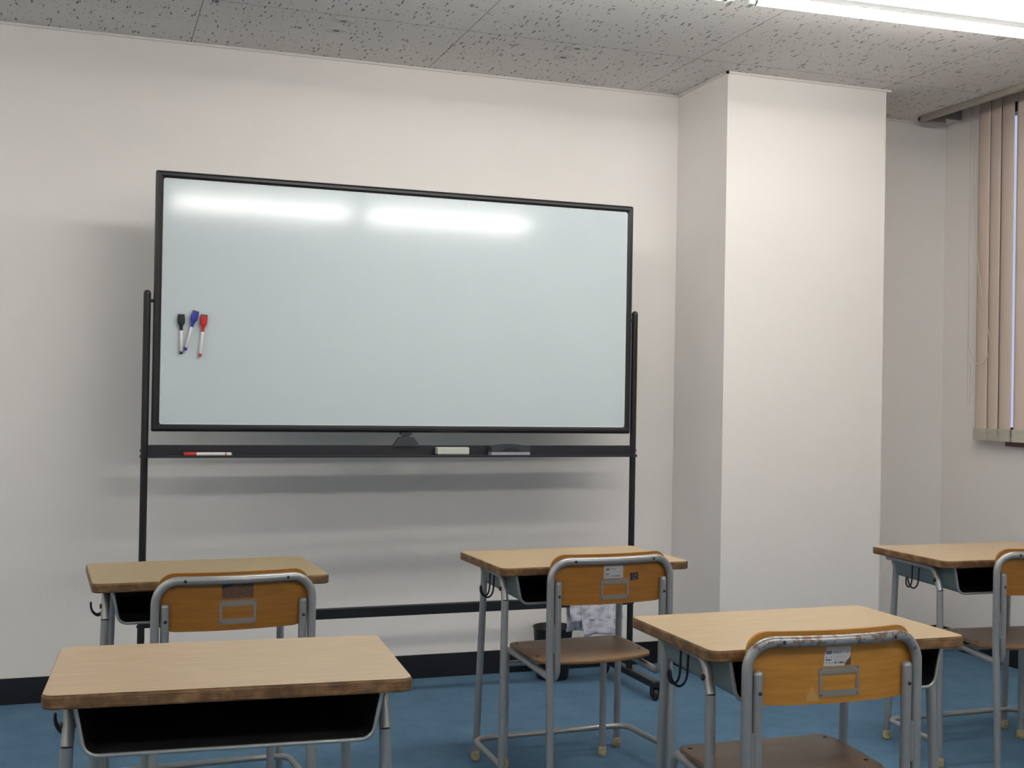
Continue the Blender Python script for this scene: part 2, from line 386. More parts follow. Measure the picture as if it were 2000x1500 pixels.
# ------------------------------------------------------------------ vertical blind
def make_blind():
    t_ = empty('vertical_blind', (XR-.055, -.30, 0))
    tag(t_, 'beige vertical slat blind hanging in front of the right hand window', 'blind')
    top, bot = HC+.055, 1.102
    MB().bbox(-.02, .02, -4.2, .0, top, top+.035, .003).build('head_rail', M['taupe'], t_)
    y = -.055; i = 0
    ws = .095
    while y > -4.15:
        ang = [.13, .16, .10, -.25][i] if i < 4 else .16
        pitch = [.077, .085, .119, .078][i] if i < 4 else .078
        n = 8; vs = []; fs = []
        for k in range(n+1):
            q = k/n - .5; s_ = q*ws; bow = .006*(1-4*q*q)
            dx = s_*math.sin(ang) - bow; dy = s_*math.cos(ang)
            for z_ in (bot, top): vs.append((dx, y+dy, z_))
        for k in range(n): fs.append((2*k, 2*k+1, 2*k+3, 2*k+2))
        m2 = [(a+.0012, b, c) for a, b, c in vs]; nv = len(vs)
        F = fs + [tuple(nv+j for j in reversed(f)) for f in fs] + [(0, nv, nv+1, 1), (2*n, 2*n+1, nv+2*n+1, nv+2*n)]
        o = MB().add(vs+m2, F, 0, True).build('slat', M['slat'], t_)
        # bottom weight pocket
        mbw = MB(); h0, h1 = bot-.018, bot+.042; q = ws/2+.002
        c_, s1 = math.cos(ang), math.sin(ang)
        P = [(-q, -.005), (q, -.005), (q, .004), (-q, .004)]
        mbw.prism([(a*s1 + b*c_-.004, y + a*c_ - b*s1) for a, b in P], h0, h1)
        mbw.build('bottom_weight', M['blind_plastic'], o)
        MB().tube([(-.014, y+ws/2*c_-.012, h1-.006), (-.018, y+ws/2*c_-.030, h1-.016), (-.014, y+ws/2*c_-.05, h1-.012)], .0012, 6).build('link_chain', M['cord'], o)
        y -= pitch; i += 1
    # looped control cords at the near end
    def hang(y0, y1, ztop, zlow, side):
        pts = []
        n = 26
        for k in range(n+1):
            q = k/n; pts.append((-.03, y0 + (y1-y0)*q**3*.93, ztop + (zlow-ztop)*q))
        return pts
    a = hang(.010, .004, top, 1.56, 0)
    b = hang(-.012, -.165, top, 1.56, 0)
    bot_arc = [(-.03, .004 + (-.160-.004)*q, 1.56 - .105*math.sin(math.pi*q)**.75) for q in [k/14 for k in range(1, 14)]]
    MB().tube(a + bot_arc + list(reversed(b)), .0022, 8, caps=False).build('pull_cord', M['cord'], t_)
    c = [(-.026, .013, top - (top-1.27)*k/20) for k in range(21)] + [(-.026, .008, 1.255), (-.026, .001, 1.262)] + [(-.026, -.004 - .004*math.sin(k/9*3.1), 1.262 + .20*k/9) for k in range(10)]
    MB().tube(c, .0016, 6, caps=False).build('bead_cord', M['cord'], t_)
make_blind()

# ------------------------------------------------------------------ ceiling lamps
def make_lamp():
    t_ = empty('fluorescent_lamp', (0, 0, HC)); L = .682
    prof = [(-.030, -.003), (-.030, -.040), (-.150, -.026), (-.155, -.032), (-.030, -.062), (-.022, -.112), (.022, -.112), (.030, -.062), (.155, -.032), (.150, -.026), (.030, -.040), (.030, -.003)]
    MB().prism(prof, -L, L, axis='x').build('housing', M['fixture'], t_)
    for sy in (-1, 1):
        y_, z_ = sy*.098, -.106
        MB().tube([(-L+.03, y_, z_), (L-.03, y_, z_)], .0175, 16).build('tube', M['tube'], t_)
        for sx in (-1, 1):
            MB().lathe([(0, 0), (.018, 0), (.0185, .006), (.0185, .024), (.0, .026)], (sx*L-.013 + (-.013 if sx > 0 else .013), y_, z_), 20, axis='x').build('end_cap', M['end_cap'], t_)
            MB().bbox(sx*L-.012, sx*L+.012, y_-.021, y_+.021, -.130, -.030, .006).build('lamp_holder', M['socket'], t_)
    return t_
lamp0 = make_lamp()
spots = [((2.285, -1.768), 'twin tube fluorescent lamp over the front desks, right one beside the pillar'),
         ((.845, -1.722), 'twin tube fluorescent lamp over the front desks, left of the socket gap'),
         ((2.29, -4.66), 'twin tube fluorescent lamp in the rear row, on the window side'),
         ((.84, -4.66), 'twin tube fluorescent lamp in the rear row, nearer the room centre'),
         ((-2.1, -1.785), 'twin tube fluorescent lamp near the left wall, in the front row'),
         ((-2.1, -4.66), 'twin tube fluorescent lamp near the left wall, in the rear row')]
for i, ((x, y), lab) in enumerate(spots):
    o = lamp0 if i == 0 else copy_tree(lamp0)
    o.location = (x, y, HC); o.rotation_euler[2] = (-.040, -.030, 0, 0, 0, 0)[i]; tag(o, lab, 'ceiling lamp', 'twin tube lamps on the ceiling')

# slots left in the ceiling by old fittings, each on a smooth filler patch
def ceiling_slot(x, y, lab, r):
    t_ = empty('ceiling_slot', (x, y, HC)); tag(t_, lab, 'ceiling fitting', 'slotted fittings in the ceiling boards')
    n = 22; rnd = random.Random(r); out = []
    for k in range(n):
        a = 2*math.pi*k/n; q = 1+.18*math.sin(2*a+r)+.1*rnd.uniform(-1, 1); out.append((.040*q*math.cos(a), .034*q*math.sin(a)))
    slab(MB(), out, -.0022, .0, .0018).build('filler_patch', M['ceiling_patch'], t_)
    MB().bbox(-.0115, .0115, -.006, .006, -.0034, -.0021, .0005).build('slot', M['ink'], t_)
M['ceiling_patch'] = mat('ceiling_filler', (.60, .585, .56), .9, spec=.1)
ceiling_slot(.445, -.540, 'dark slot in a ceiling patch just past the seam, above the board left half', 1)
ceiling_slot(.443, -.406, 'dark slot in a ceiling patch closer to the wall, above the board left half', 2)
ceiling_slot(1.430, -.548, 'dark slot in a ceiling patch just past the seam, above the board right end', 3)
ceiling_slot(1.424, -.405, 'dark slot in a ceiling patch closer to the wall, above the board right end', 4)

# ------------------------------------------------------------------ whiteboard on its stand
BX, BY, BA = -.2414, -.430, .0145
BW, BZ0, BZ1 = 2.0106, 1.1071, 2.1037
def make_board():
    t_ = empty('whiteboard', (BX, BY, 0), BA)
    tag(t_, 'large blank whiteboard in a black frame on a wheeled black stand by the wall', 'whiteboard')
    fw, fd = .030, .034
    # panel
    MB().bbox(fw-.006, BW-fw+.006, .0, .018, BZ0+fw-.006, BZ1-fw+.006, .002).build('writing_surface', M['board'], t_)
    # bulged frame profile swept round the rectangle
    prof = [(0, .028), (0, .004), (.003, -.004), (.010, -.009), (.019, -.009), (.026, -.004), (fw, .002), (fw, .028)]
    cs = [(0, BZ0, 1, 1), (BW, BZ0, -1, 1), (BW, BZ1, -1, -1), (0, BZ1, 1, -1)]
    vs = []; np_ = len(prof)
    for (x, z, sx, sz) in cs:
        for (a, d) in prof: vs.append((x+sx*a, d, z+sz*a))
    fs = []
    for c in range(4):
        for k in range(np_-1):
            a, b = c*np_, ((c+1) % 4)*np_; fs.append((a+k, a+k+1, b+k+1, b+k))
        a, b = c*np_, ((c+1) % 4)*np_; fs.append((a+np_-1, a, b, b+np_-1))
    fr = MB().add(vs, fs).build('board_frame', M['black'], t_)
    bv = fr.modifiers.new('bevel', 'BEVEL'); bv.width = .006; bv.segments = 3; bv.limit_method = 'ANGLE'; bv.angle_limit = math.radians(60)
    # inner light lip between frame and panel with rounded corners
    inn = rrect(fw-.001, BW-fw+.001, BZ0+fw-.001, BZ1-fw+.001, .010, 4)
    MB().tube([(a, .0, b) for a, b in inn] + [(inn[0][0], .0, inn[0][1])], .0016, 6, caps=False).build('frame_seal', M['white_plastic'], t_)
    for x in (-.023, BW+.0205):
        p = MB().tube([(x, .012, .075), (x, .012, 1.632)], .0137, 20)
        p.lathe([(.0137, 1.632), (.0125, 1.638), (.009, 1.643), (.004, 1.6455), (0, 1.646)], (x, .012, 0), 20)
        po = p.build('post', M['black'], t_)
        sx = 1 if x < 0 else -1
        MB().tube([(x, .012, 1.605), (x+sx*.026, .012, 1.605)], .006, 12).build('pivot_pin', M['screw'], po)
        b = MB()
        for z_ in (1.012, 1.034, .366, .388): b.lathe([(.0, -.0035), (.005, -.003), (.0055, 0)], (x-sx*.0137, .012, z_), 12, axis='x')
        b.map(lambda X, Y, Z: (X-(.0 if sx > 0 else -.002), Y, Z)).build('bolt', M['screw'], po)
        # foot with casters
        ft = MB().bbox(x-.019, x+.019, -.255, .285, .052, .082, .006).build('foot', M['black'], t_)
        for yy in (-.235, .262):
            cst = MB().lathe([(0, -.011), (.020, -.011), (.0255, -.006), (.0255, .006), (.020, .011), (0, .011)], (x, yy, .0256), 24, axis='x')
            cst.box(x-.016, x-.012, yy-.014, yy+.014, .022, .055).box(x+.012, x+.016, yy-.014, yy+.014, .022, .055)
            cst.build('caster', M['black_matte'], ft)
    # pen tray: upright plate with a ledge
    mb = MB().bbox(-.012, BW+.012, .006, .012, 1.012, 1.056, .001)
    mb.bbox(-.012, BW+.012, -.050, .012, 1.009, 1.0135, .001).bbox(-.012, BW+.012, -.0515, -.048, 1.009, 1.0185, .001)
    mb.build('pen_tray', M['navy'], t_)
    MB().bbox(-.012, BW+.012, .002, .024, .360, .402, .003).build('lower_crossbar', M['black'], t_)
    # tilt lock
    cx = 1.001
    k = MB().prism([(cx-.052, 1.052), (cx+.052, 1.052), (cx+.050, 1.060), (cx+.031, 1.089), (cx-.029, 1.089), (cx-.050, 1.060)], -.004, .022, axis='y')
    k.bbox(cx-.014, cx+.014, .002, .018, 1.088, 1.101, .001).prism([(cx-.024, 1.098), (cx+.024, 1.098), (cx+.022, 1.108), (cx-.022, 1.108)], -.002, .022, axis='y')
    k.build('tilt_lock', M['charcoal'], t_)
    return t_
make_board()
CB, SB = math.cos(BA), math.sin(BA)
def on_board(x, y, z): return (BX + x*CB - y*SB, BY + x*SB + y*CB, z)
def wb(x, z): return (x-BX)/CB   # world x on the board plane -> board-local x

# magnetic markers with brush caps
def magnet_marker(x1, z1, x0, z0, m_cap, lab):
    L = math.hypot(x1-x0, z1-z0); a = math.atan2(x1-x0, z1-z0)
    t_ = empty('board_marker', on_board(wb(x0, 0), -.010, z0), BA); t_.rotation_euler = (0, 0, BA)
    tag(t_, lab, 'marker pen', 'marker pens stuck on the whiteboard')
    def R_(mb): return mb.map(lambda X, Y, Z: (X*math.cos(a) + Z*math.sin(a), Y, -X*math.sin(a) + Z*math.cos(a)))
    s = L
    R_(MB().lathe([(.0055, .07*s), (.0062, .075*s), (.0062, .6*s), (.0055, .605*s)], (0, 0, 0), 18)).build('barrel', M['white_plastic'], t_)
    R_(MB().lathe([(0, 0), (.0045, 0), (.0058, .012*s), (.0060, .072*s), (0, .074*s)], (0, 0, 0), 18)).build('end_plug', m_cap, t_)
    cap = MB(); prof = [(.0062, .6), (.0064, .70), (.0085, .735), (.0135, .79), (.0140, .90), (.0128, .96), (.0128, .985)]
    vs = []
    for (w_, h) in prof:
        for k in range(20):
            t2 = 2*math.pi*k/20; d = min(w_, .0072 + .2*(w_-.0062))
            e_ = 2.6
            cx_ = math.copysign(abs(math.cos(t2))**(2/e_), math.cos(t2)); sy_ = math.copysign(abs(math.sin(t2))**(2/e_), math.sin(t2))
            vs.append((w_*cx_, d*sy_, h*s))
    n = len(prof)
    cap.add(vs, [(i*20+k, i*20+(k+1) % 20, (i+1)*20+(k+1) % 20, (i+1)*20+k) for i in range(n-1) for k in range(20)] + [tuple(reversed(range(20))), tuple(range((n-1)*20, n*20))], 0, False)
    R_(cap).build('cap', m_cap, t_)
    R_(MB().bbox(-.0120, .0120, -.0078, .0078, .982*s, 1.0*s+.002, .001)).build('felt_eraser', M['cream_dark'], t_)
magnet_marker(-.140, 1.555, -.1375, 1.4034, M['dark_cap'], 'white marker with a black brush cap on the whiteboard')
magnet_marker(-.086, 1.569, -.1225, 1.419, M['blue'], 'tilted white marker with a blue brush cap on the whiteboard')
magnet_marker(-.054, 1.556, -.0676, 1.3958, M['red'], 'white marker with a red brush cap on the whiteboard')
# marker lying on the tray
def tray_marker():
    x0, x1 = wb(-.1236, 0), wb(.0577, 0)
    t_ = empty('marker_pen', on_board(x0, -.034, 1.0135+.0085), BA)
    tag(t_, 'white marker with a red cap lying in the black tray', 'marker pen')
    L = x1-x0
    MB().lathe([(0, 0), (.0075, 0), (.0088, .003), (.0084, .25*L), (.0078, .262*L)], seg=20, axis='x').build('cap', M['red'], t_)
    MB().lathe([(.0078, .262*L), (.0080, .27*L), (.0080, .97*L), (.0060, .985*L), (.0025, .99*L), (.002, L), (0, L)], seg=20, axis='x').build('barrel', M['white_plastic'], t_)
    MB().lathe([(.00815, .85*L), (.00815, .865*L)], seg=20, axis='x').lathe([(.00815, .875*L), (.00815, .885*L)], seg=20, axis='x').build('red_band', M['red'], t_)
tray_marker()
def eraser_cream():
    x0 = wb(.8806, 0); t_ = empty('board_eraser', on_board(x0, 0, 1.0135), BA)
    tag(t_, 'small cream block eraser lying in the tray right of the tilt lock', 'eraser')
    W = .137
    slab(MB(), rrect(0, W, -.044, -.004, .004, 4), .007, .036, .003).build('body', M['cream'], t_)
    MB().bbox(.001, W-.001, -.043, -.005, 0.0002, .0075, .001).build('felt', M['dark_cap'], t_)
eraser_cream()
def eraser_dark():
    x0 = wb(1.1135, 0); t_ = empty('board_eraser', on_board(x0, 0, 1.0135), BA)
    tag(t_, 'larger charcoal arched eraser with a grey felt base in the tray', 'eraser')
    W = .172; h0 = .017; n = 16
    top = [(W*k/n, .041 + .008*math.sin(math.pi*k/n)) for k in range(n+1)]
    out = [(0, h0), (W, h0)] + list(reversed(top))
    MB().prism(out, -.045, -.003, axis='y').build('body', M['charcoal'], t_)
    grip = [(.035 + (W-.07)*k/12, h0+.001 + .018*math.sin(math.pi*k/12)) for k in range(13)]
    MB().prism(grip, -.0462, -.045, axis='y').build('finger_grip', M['black_matte'], t_)
    MB().bbox(.0, W, -.045, -.003, .0002, h0, .0015).build('felt', M['grey_felt'], t_)
eraser_dark()
# cloth over the lower bar
def make_cloth():
    t_ = empty('cleaning_cloth', on_board(0, 0, 0), BA)
    tag(t_, 'crumpled grubby white cloth hung over the stand crossbar behind the middle chair', 'cloth')
    def sheet(x0, x1, y_, zb, zt, seed, lean=0):
        r = random.Random(seed); nx, nz = 22, 14; vs = []; ph = r.uniform(0, 6)
        for j in range(nz+1):
            for i in range(nx+1):
                u_, v_ = i/nx, j/nz; z = zt + (zb-zt)*v_
                fold = .004*v_*math.sin(u_*13+ph) + .003*v_*math.sin(u_*29+ph*2)
                xx = x0 + (x1-x0)*u_ + lean*v_ + .004*math.sin(v_*7+ph)*v_
                vs.append((xx, y_ - fold - .004*v_, z - .004*math.sin(u_*9+ph)*v_))
        n = nx+1; fs = [(j*n+i, j*n+i+1, (j+1)*n+i+1, (j+1)*n+i) for j in range(nz) for i in range(nx)]
        return vs, fs
    a0, a1 = wb(1.545, 0), wb(1.700, 0)
    mb = MB(); mb.add(*sheet(a0, a1, -.0045, .238, .4055, 1, .012), 0, True).add(*sheet(a0, a1+.004, .0285, .262, .4055, 5, .01), 0, True)
    n = 22; mb.add([(a0+(a1-a0)*i/n, y_, .4055) for y_ in (-.0045, .0285) for i in range(n+1)], [(i, i+1, n+2+i, n+1+i) for i in range(n)])
    o = mb.build('front_fold', M['cloth'], t_); s = o.modifiers.new('s', 'SOLIDIFY'); s.thickness = .0016
    b0, b1 = wb(1.497, 0), wb(1.742, 0)
    mb = MB().add(*sheet(b0, b1, .034, .250, .409, 9, -.002), 0, True)
    mb.add(*sheet(b0, b1, -.0018, .30, .409, 3, 0), 0, True)
    mb.add([(b0+(b1-b0)*i/n, y_, .409) for y_ in (-.0018, .034) for i in range(n+1)], [(i, i+1, n+2+i, n+1+i) for i in range(n)])
    mb.v = [(x, y, max(z, .2)) for x, y, z in mb.v]
    o = mb.build('rear_fold', M['cloth'], t_); s = o.modifiers.new('s', 'SOLIDIFY'); s.thickness = .0012
make_cloth()
# waste bin
t_ = MB().lathe([(0, .003), (.070, .003), (.072, .01), (.088, .222), (.091, .226), (.0925, .230), (.0905, .232), (.087, .228), (.068, .012), (0, .010)], seg=40).build('waste_bin', M['black_matte'], loc=(1.522, -.150, 0))
tag(t_, 'small round black waste bin on the carpet against the wall', 'bin')

# ------------------------------------------------------------------ desks
DW, DD, DH, DT = .6755, .4258, .7234, .0268
def make_desk(lam):
    t_ = empty('school_desk')
    out = rrect(-DW/2, DW/2, -DD/2, DD/2, .024, 6)
    core = slab(MB(), out, DH-DT, DH-.0008, .0045).build('desktop', M['edge'], t_)
    out2 = rrect(-DW/2+.0025, DW/2-.0025, -DD/2+.0025, DD/2-.0025, .0225, 6)
    slab(MB(), out2, DH-.0010, DH, .0006).build('laminate', lam, core)
    zt = DH-DT
    # storage tray: U sheet tapering to the back
    def section(y, inset=0.):
        q = (y+.19)/.36; d = .0915 - .012*q; ht, hb = .280-inset, .262-inset
        zb = zt - d + inset
        pts = [Vector((-ht, 0, zt-.0005)), Vector((-hb, 0, zb)), Vector((hb, 0, zb)), Vector((ht, 0, zt-.0005))]
        return [(p.x, y, p.z) for p in fillet(pts, .028-inset*.5, 7)]
    ys = [-.19, -.10, 0, .09, .150, .166, .172]
    def shell(inset, mi):
        mb = MB(); rows = []
        for y in ys:
            r_ = section(min(y, .172-inset), inset)
            if y > .15:
                k = (y-.15)/.022*.012; r_ = [(a*(1-k*.8), min(b, .172-inset), c + k*(zt-c)*1.2) for a, b, c in r_]
            rows.append(r_)
        n = len(rows[0]); vs = [p for r_ in rows for p in r_]
        fs = [(j*n+i, j*n+i+1, (j+1)*n+i+1, (j+1)*n+i) for j in range(len(rows)-1) for i in range(n-1)]
        fs.append(tuple((len(rows)-1)*n+i for i in range(n)))
        return mb.add(vs, fs, mi)
    tr = shell(0, 0).build('storage_tray', M['sheet'], t_)
    shell(.0022, 0).build('tray_inside', M['liner'], tr)
    MB().tube(section(-.19), .0042, 10).build('tray_rim', M['rim'], tr)
    # side rails under the top, legs and foot rail
    R = .0118
    for sx in (-1, 1):
        xt = sx*.2935
        zr = zt-.0135
        pts = fillet([(sx*.268, .190, zr), (xt, -.105, zr), (sx*.2965, -.134, zr-.075)], [.045], 8)
        MB().tube([(sx*.2675, .198, zr)] + pts, R, 16).build('side_rail', M['metal'], t_)
        # near leg
        a = Vector(pts[-1]); foot = Vector((sx*.3105, -.160, .012))
        lg = MB().tube([a, foot], R, 16).build('leg', M['metal'], t_)
        def cap(p, o_):
            MB().lathe([(.0135, .034), (.0150, .030), (.0152, .006), (.0140, .0), (0, .0)], (p[0], p[1], 0), 18).build('rubber_foot', M['rubber'], o_)
        cap(foot, lg)
        f2 = Vector((sx*.272, .186, .012))
        lg = MB().tube([(sx*.260, .158, zr), f2], R, 16).build('leg', M['metal'], t_); cap(f2, lg)
        MB().lathe([(0, -.006), (.007, -.005), (.0075, .0)], (sx*.2935+(sx*.012), -.118, zt-.052), 14, axis='x').map(lambda X, Y, Z: (X, Y, Z)).build('bolt', M['screw'], t_)
    zf = .082
    pts = fillet([(-.308, -.158, zf), (-.292, .158, zf), (.292, .158, zf), (.308, -.158, zf)], [.048, .048], 10)
    MB().tube(pts, .0098, 14).build('foot_rail', M['metal'], t_)
    # double wire hook on the left side
    w1 = [(-.287, .030, zt-.004), (-.289, .029, zt-.066), (-.291, .028, zt-.082), (-.298, .025, zt-.095), (-.310, .020, zt-.100), (-.322, .015, zt-.092), (-.329, .011, zt-.078), (-.330, .008, zt-.064)]
    w2 = [(a, -.006 - (b-.030)*.1, c) for a, b, c in w1]
    w2 = [(a, -.008 + (.030-w1[i][1])*.25, c) for i, (a, b, c) in enumerate(w2)]
    MB().tube(smooth(w1 + [(-.3295, .004, zt-.060)] + list(reversed(w2)), 3), .0029, 8).build('bag_hook', M['wire'], t_)
    return t_
def smooth(pts, it=2):
    pts = [Vector(p) for p in pts]
    for _ in range(it):
        q = [pts[0]]
        for a, b in zip(pts, pts[1:]): q += [a*.75+b*.25, a*.25+b*.75]
        q.append(pts[-1]); pts = q
    return pts
desks = [(-.1865, -2.7064, -.0616, 'lam_light', 'light oak school desk without a chair, nearest on the left'),
         (-.1197, -1.4143, .0418, 'lam_tan', 'tan school desk at the left, behind the nearest desk and its chair'),
         (1.1016, -1.3865, .0357, 'lam_honey', 'school desk in the middle, in front of the whiteboard right end'),
         (1.1579, -2.6638, -.0032, 'lam_honey', 'pale oak school desk at the lower right, overlapped by a worn chair'),
         (2.6609, -1.5762, -.0051, 'lam_light', 'school desk at the right edge, beside the window blind')]
d0 = make_desk(M['lam_light'])
for i, (x, y, a, lam, lab) in enumerate(desks):
    o = d0 if i == 0 else copy_tree(d0)
    o.location = (x, y, 0); o.rotation_euler[2] = a; tag(o, lab, 'desk', 'school desks in the classroom')
    if i:
        top = next(c for c in o.children if c.name.startswith('desktop')).children[0]
        me = top.data.copy(); me.materials[0] = M[lam]; top.data = me

# ------------------------------------------------------------------ chairs
def bow(x): return -.028*max(0., 1-(x/.20)**2)
PW, IW, ZR, ZC = .2137, .1878, .7546, .6876
def make_chair(tube_m, back_m, seat_m):
    t_ = empty('school_chair'); R = .0118
    # outer hoop with rear legs
    def lean(z): return -.022*max(0, (.52-z)/.52)
    hoop = fillet([(-PW, 0, .45), (-PW, 0, ZR), (PW, 0, ZR), (PW, 0, .45)], [.062, .062], 12)
    pts = [hoop[0]]
    for a, b in zip(hoop, hoop[1:]):
        n = 14 if (b-a).length > .15 else 1
        for k in range(1, n+1): pts.append(a + (b-a)*k/n)
    pts = [(p.x, bow(p.x), p.z) for p in pts]
    MB().tube(pts, R, 16).build('back_frame', tube_m, t_)
    for sx in (-1, 1):
        lg = MB().tube([(sx*PW, 0, .45), (sx*PW, lean(.3), .3), (sx*PW, lean(.012), .012)], R, 16).build('leg', tube_m, t_)
        MB().lathe([(.0132, .034), (.0150, .031), (.0152, .005), (.0140, 0), (0, 0)], (sx*PW, lean(0), 0), 18).build('rubber_foot', M['rubber'], lg)
    # inner side frame: front leg, seat rail, inner upright with cap
    zs = .408
    for sx in (-1, 1):
        rail = fillet([(sx*.1884, .398, .33), (sx*.1884, .398, zs), (sx*IW, .002, zs-.030), (sx*IW, .001, .50)], [.038, .040], 8)
        MB().tube(rail, R, 16).build('seat_rail', tube_m, t_)
        u_ = MB().tube([(sx*IW, .001, .50), (sx*IW, 0, ZC-.004)], R, 16)
        u_.lathe([(R, ZC-.004), (R*.92, ZC+.001), (R*.6, ZC+.004), (0, ZC+.005)], (sx*IW, 0, 0), 16)
        up = u_.build('inner_upright', tube_m, t_)
        MB().lathe([(.0, -.0020), (.0034, -.0016), (.0045, .0)], (sx*IW, -R-.0002, ZC-.042), 14, axis='y').build('screw', M['screw'], up)
        lg = MB().tube([(sx*.1884, .398, .33), (sx*.1884, .398, .012)], R, 16).build('leg', tube_m, t_)
        MB().lathe([(.0132, .034), (.0150, .031), (.0152, .005), (.0140, 0), (0, 0)], (sx*.1884, .398, 0), 18).build('rubber_foot', M['rubber'], lg)
        MB().lathe([(.0, -.0018), (.0034, -.0014), (.0045, 0)], (sx*.139, bow(.139)-R+.0004, ZR), 14, axis='y').build('screw', M['screw'], t_)
        MB().tube([(sx*(PW+IW)/2, -.004, .47), (sx*(PW+IW)/2, -.004, .56)], .0045, 8).build('weld_bead', tube_m, t_)
    MB().tube([(-.188, .392, .352), (.188, .392, .352)], .0105, 14).build('crossbar', tube_m, t_)
    # backrest
    out = rrect(-.207, .207, .6150, .7735, .045, 6)
    nb = 40; mb = MB()
    o2 = []
    for a, b in zip(out, out[1:]+out[:1]):
        n = max(1, int(abs(b[0]-a[0])/.02))
        for k in range(n): o2.append((a[0]+(b[0]-a[0])*k/n, a[1]+(b[1]-a[1])*k/n))
    # grid-like fill: strips between top and bottom outline along x
    def span(x):
        x = max(-.2069, min(.2069, x)); r_ = .045; e_ = abs(x)-(.207-r_)
        d = r_ - math.sqrt(max(0, r_*r_-e_*e_)) if e_ > 0 else 0
        return .6150+d, .7735-d
    xs = [-.2069 + .4138*(.5-.5*math.cos(math.pi*k/36)) for k in range(37)]
    vs = []; nz = 4
    for side, off in ((0, R+.0002), (1, R+.0092)):
        for x in xs:
            z0, z1 = span(x)
            for j in range(nz+1): vs.append((x, bow(x)+off, z0+(z1-z0)*j/nz))
    n1 = len(xs)*(nz+1); fs = []
    for i in range(len(xs)-1):
        for j in range(nz):
            a = i*(nz+1)+j; b = a+nz+1
            fs.append((a, a+1, b+1, b)); fs.append((n1+a, n1+b, n1+b+1, n1+a+1))
        for j in (0, nz):
            a = i*(nz+1)+j; b = a+nz+1; fs.append((a, b, n1+b, n1+a))
    for i in (0, len(xs)-1):
        for j in range(nz):
            a = i*(nz+1)+j; fs.append((a, a+1, n1+a+1, n1+a))
    back = mb.add(vs, fs, 0, False).build('backrest', back_m, t_)
    # seat board with a bowed rear edge and a shallow dish
    o = []
    base = rrect(-.208, .208, .088, .349, .032, 6)
    o = []
    for a, b in zip(base, base[1:]+base[:1]):
        n = max(1, int(math.hypot(b[0]-a[0], b[1]-a[1])/.02))
        for k in range(n): o.append((a[0]+(b[0]-a[0])*k/n, a[1]+(b[1]-a[1])*k/n))
    def re(x, y):
        q = max(0, (.22-y)/.132); return (x, y - .036*q*max(0, 1-(x/.208)**2))
    o = [re(*p) for p in o]
    zf = lambda x, y: -.006*max(0, 1-(x/.15)**2)*max(0, 1-((y-.18)/.13)**2) - .010*max(0, (.24-y)/.17)
    st = slab(MB(), o, .4245, .4358, .003, zf=zf, rings=(0,)).build('seat', seat_m, t_)
    for (x, y) in ((-.185, .315), (.185, .315), (-.187, .145), (.187, .145)):
        MB().lathe([(0, .0016), (.0045, .0012), (.0062, .0)], (x, y, .4358+zf(x, y)), 14).build('screw', M['screw'], st)
    return t_
def strips(outline, step=.004):
    """cut a flat outline into narrow upright strips so it can follow the curved backrest"""
    def clip(P, xc, sgn):
        out = []
        for a, b in zip(P, P[1:]+P[:1]):
            ia, ib = (a[0]-xc)*sgn >= 0, (b[0]-xc)*sgn >= 0
            if ia: out.append(a)
            if ia != ib: q = (xc-a[0])/(b[0]-a[0]); out.append((xc, a[1]+(b[1]-a[1])*q))
        return out
    mb = MB(); x0, x1 = min(p[0] for p in outline), max(p[0] for p in outline); n = max(1, math.ceil((x1-x0)/step))
    for k in range(n):
        P = clip(clip(list(outline), x0+(x1-x0)*k/n, 1), x0+(x1-x0)*(k+1)/n, -1)
        Q = [p for i, p in enumerate(P) if math.hypot(p[0]-P[i-1][0], p[1]-P[i-1][1]) > 1e-7]
        if len(Q) > 2: yield Q
def sheet(outline, y0, y1):
    mb = MB()
    for Q in strips(outline): mb.prism(Q, y0, y1, axis='y')
    return mb
def on_back(mb, off): return mb.map(lambda x, y, z: (x, bow(x)+.0118+.0002-off+y, z))
def nameplate(ch, cx=.004, cz=.662, mt='alu', rot=0):
    W, H = .0505, .0320; wi, hi = .0425, .0178
    t1 = .0016
    def strip(x0, x1, z0, z1, th=t1):
        n = 6; mb = MB()
        for k in range(n): mb.box(x0+(x1-x0)*k/n, x0+(x1-x0)*(k+1)/n, -th, 0, z0, z1)
        return mb
    mb = MB()
    for a in (strip(-W, W, -H, -hi), strip(-W, W, hi-.002, H), strip(-W, -wi, -hi, hi-.002), strip(wi, W, -hi, hi-.002),
              strip(-W+.003, W-.003, -H+.006, -hi-.001, .0026), strip(-W+.003, W-.003, hi, H-.006, .0026), ):
        mb.add(a.v, a.f)
    c_, s_ = math.cos(rot), math.sin(rot)
    mb.map(lambda x, y, z: (cx + x*c_ - z*s_, y, cz + x*s_ + z*c_))
    o = on_back(mb, 0.0).build('nameplate_holder', M[mt], ch, 'metal name card holder')
    for sx in (-1, 1):
        for sz in (-1, 1):
            x, z = sx*(W-.005), sz*(H-.004)
            X, Z = cx + x*c_ - z*s_, cz + x*s_ + z*c_
            MB().lathe([(0, -.0024), (.0012, -.0022), (.0016, -.0016)], (X, bow(X)+.0120, Z), 10, axis='y').build('rivet', M['screw'], o)
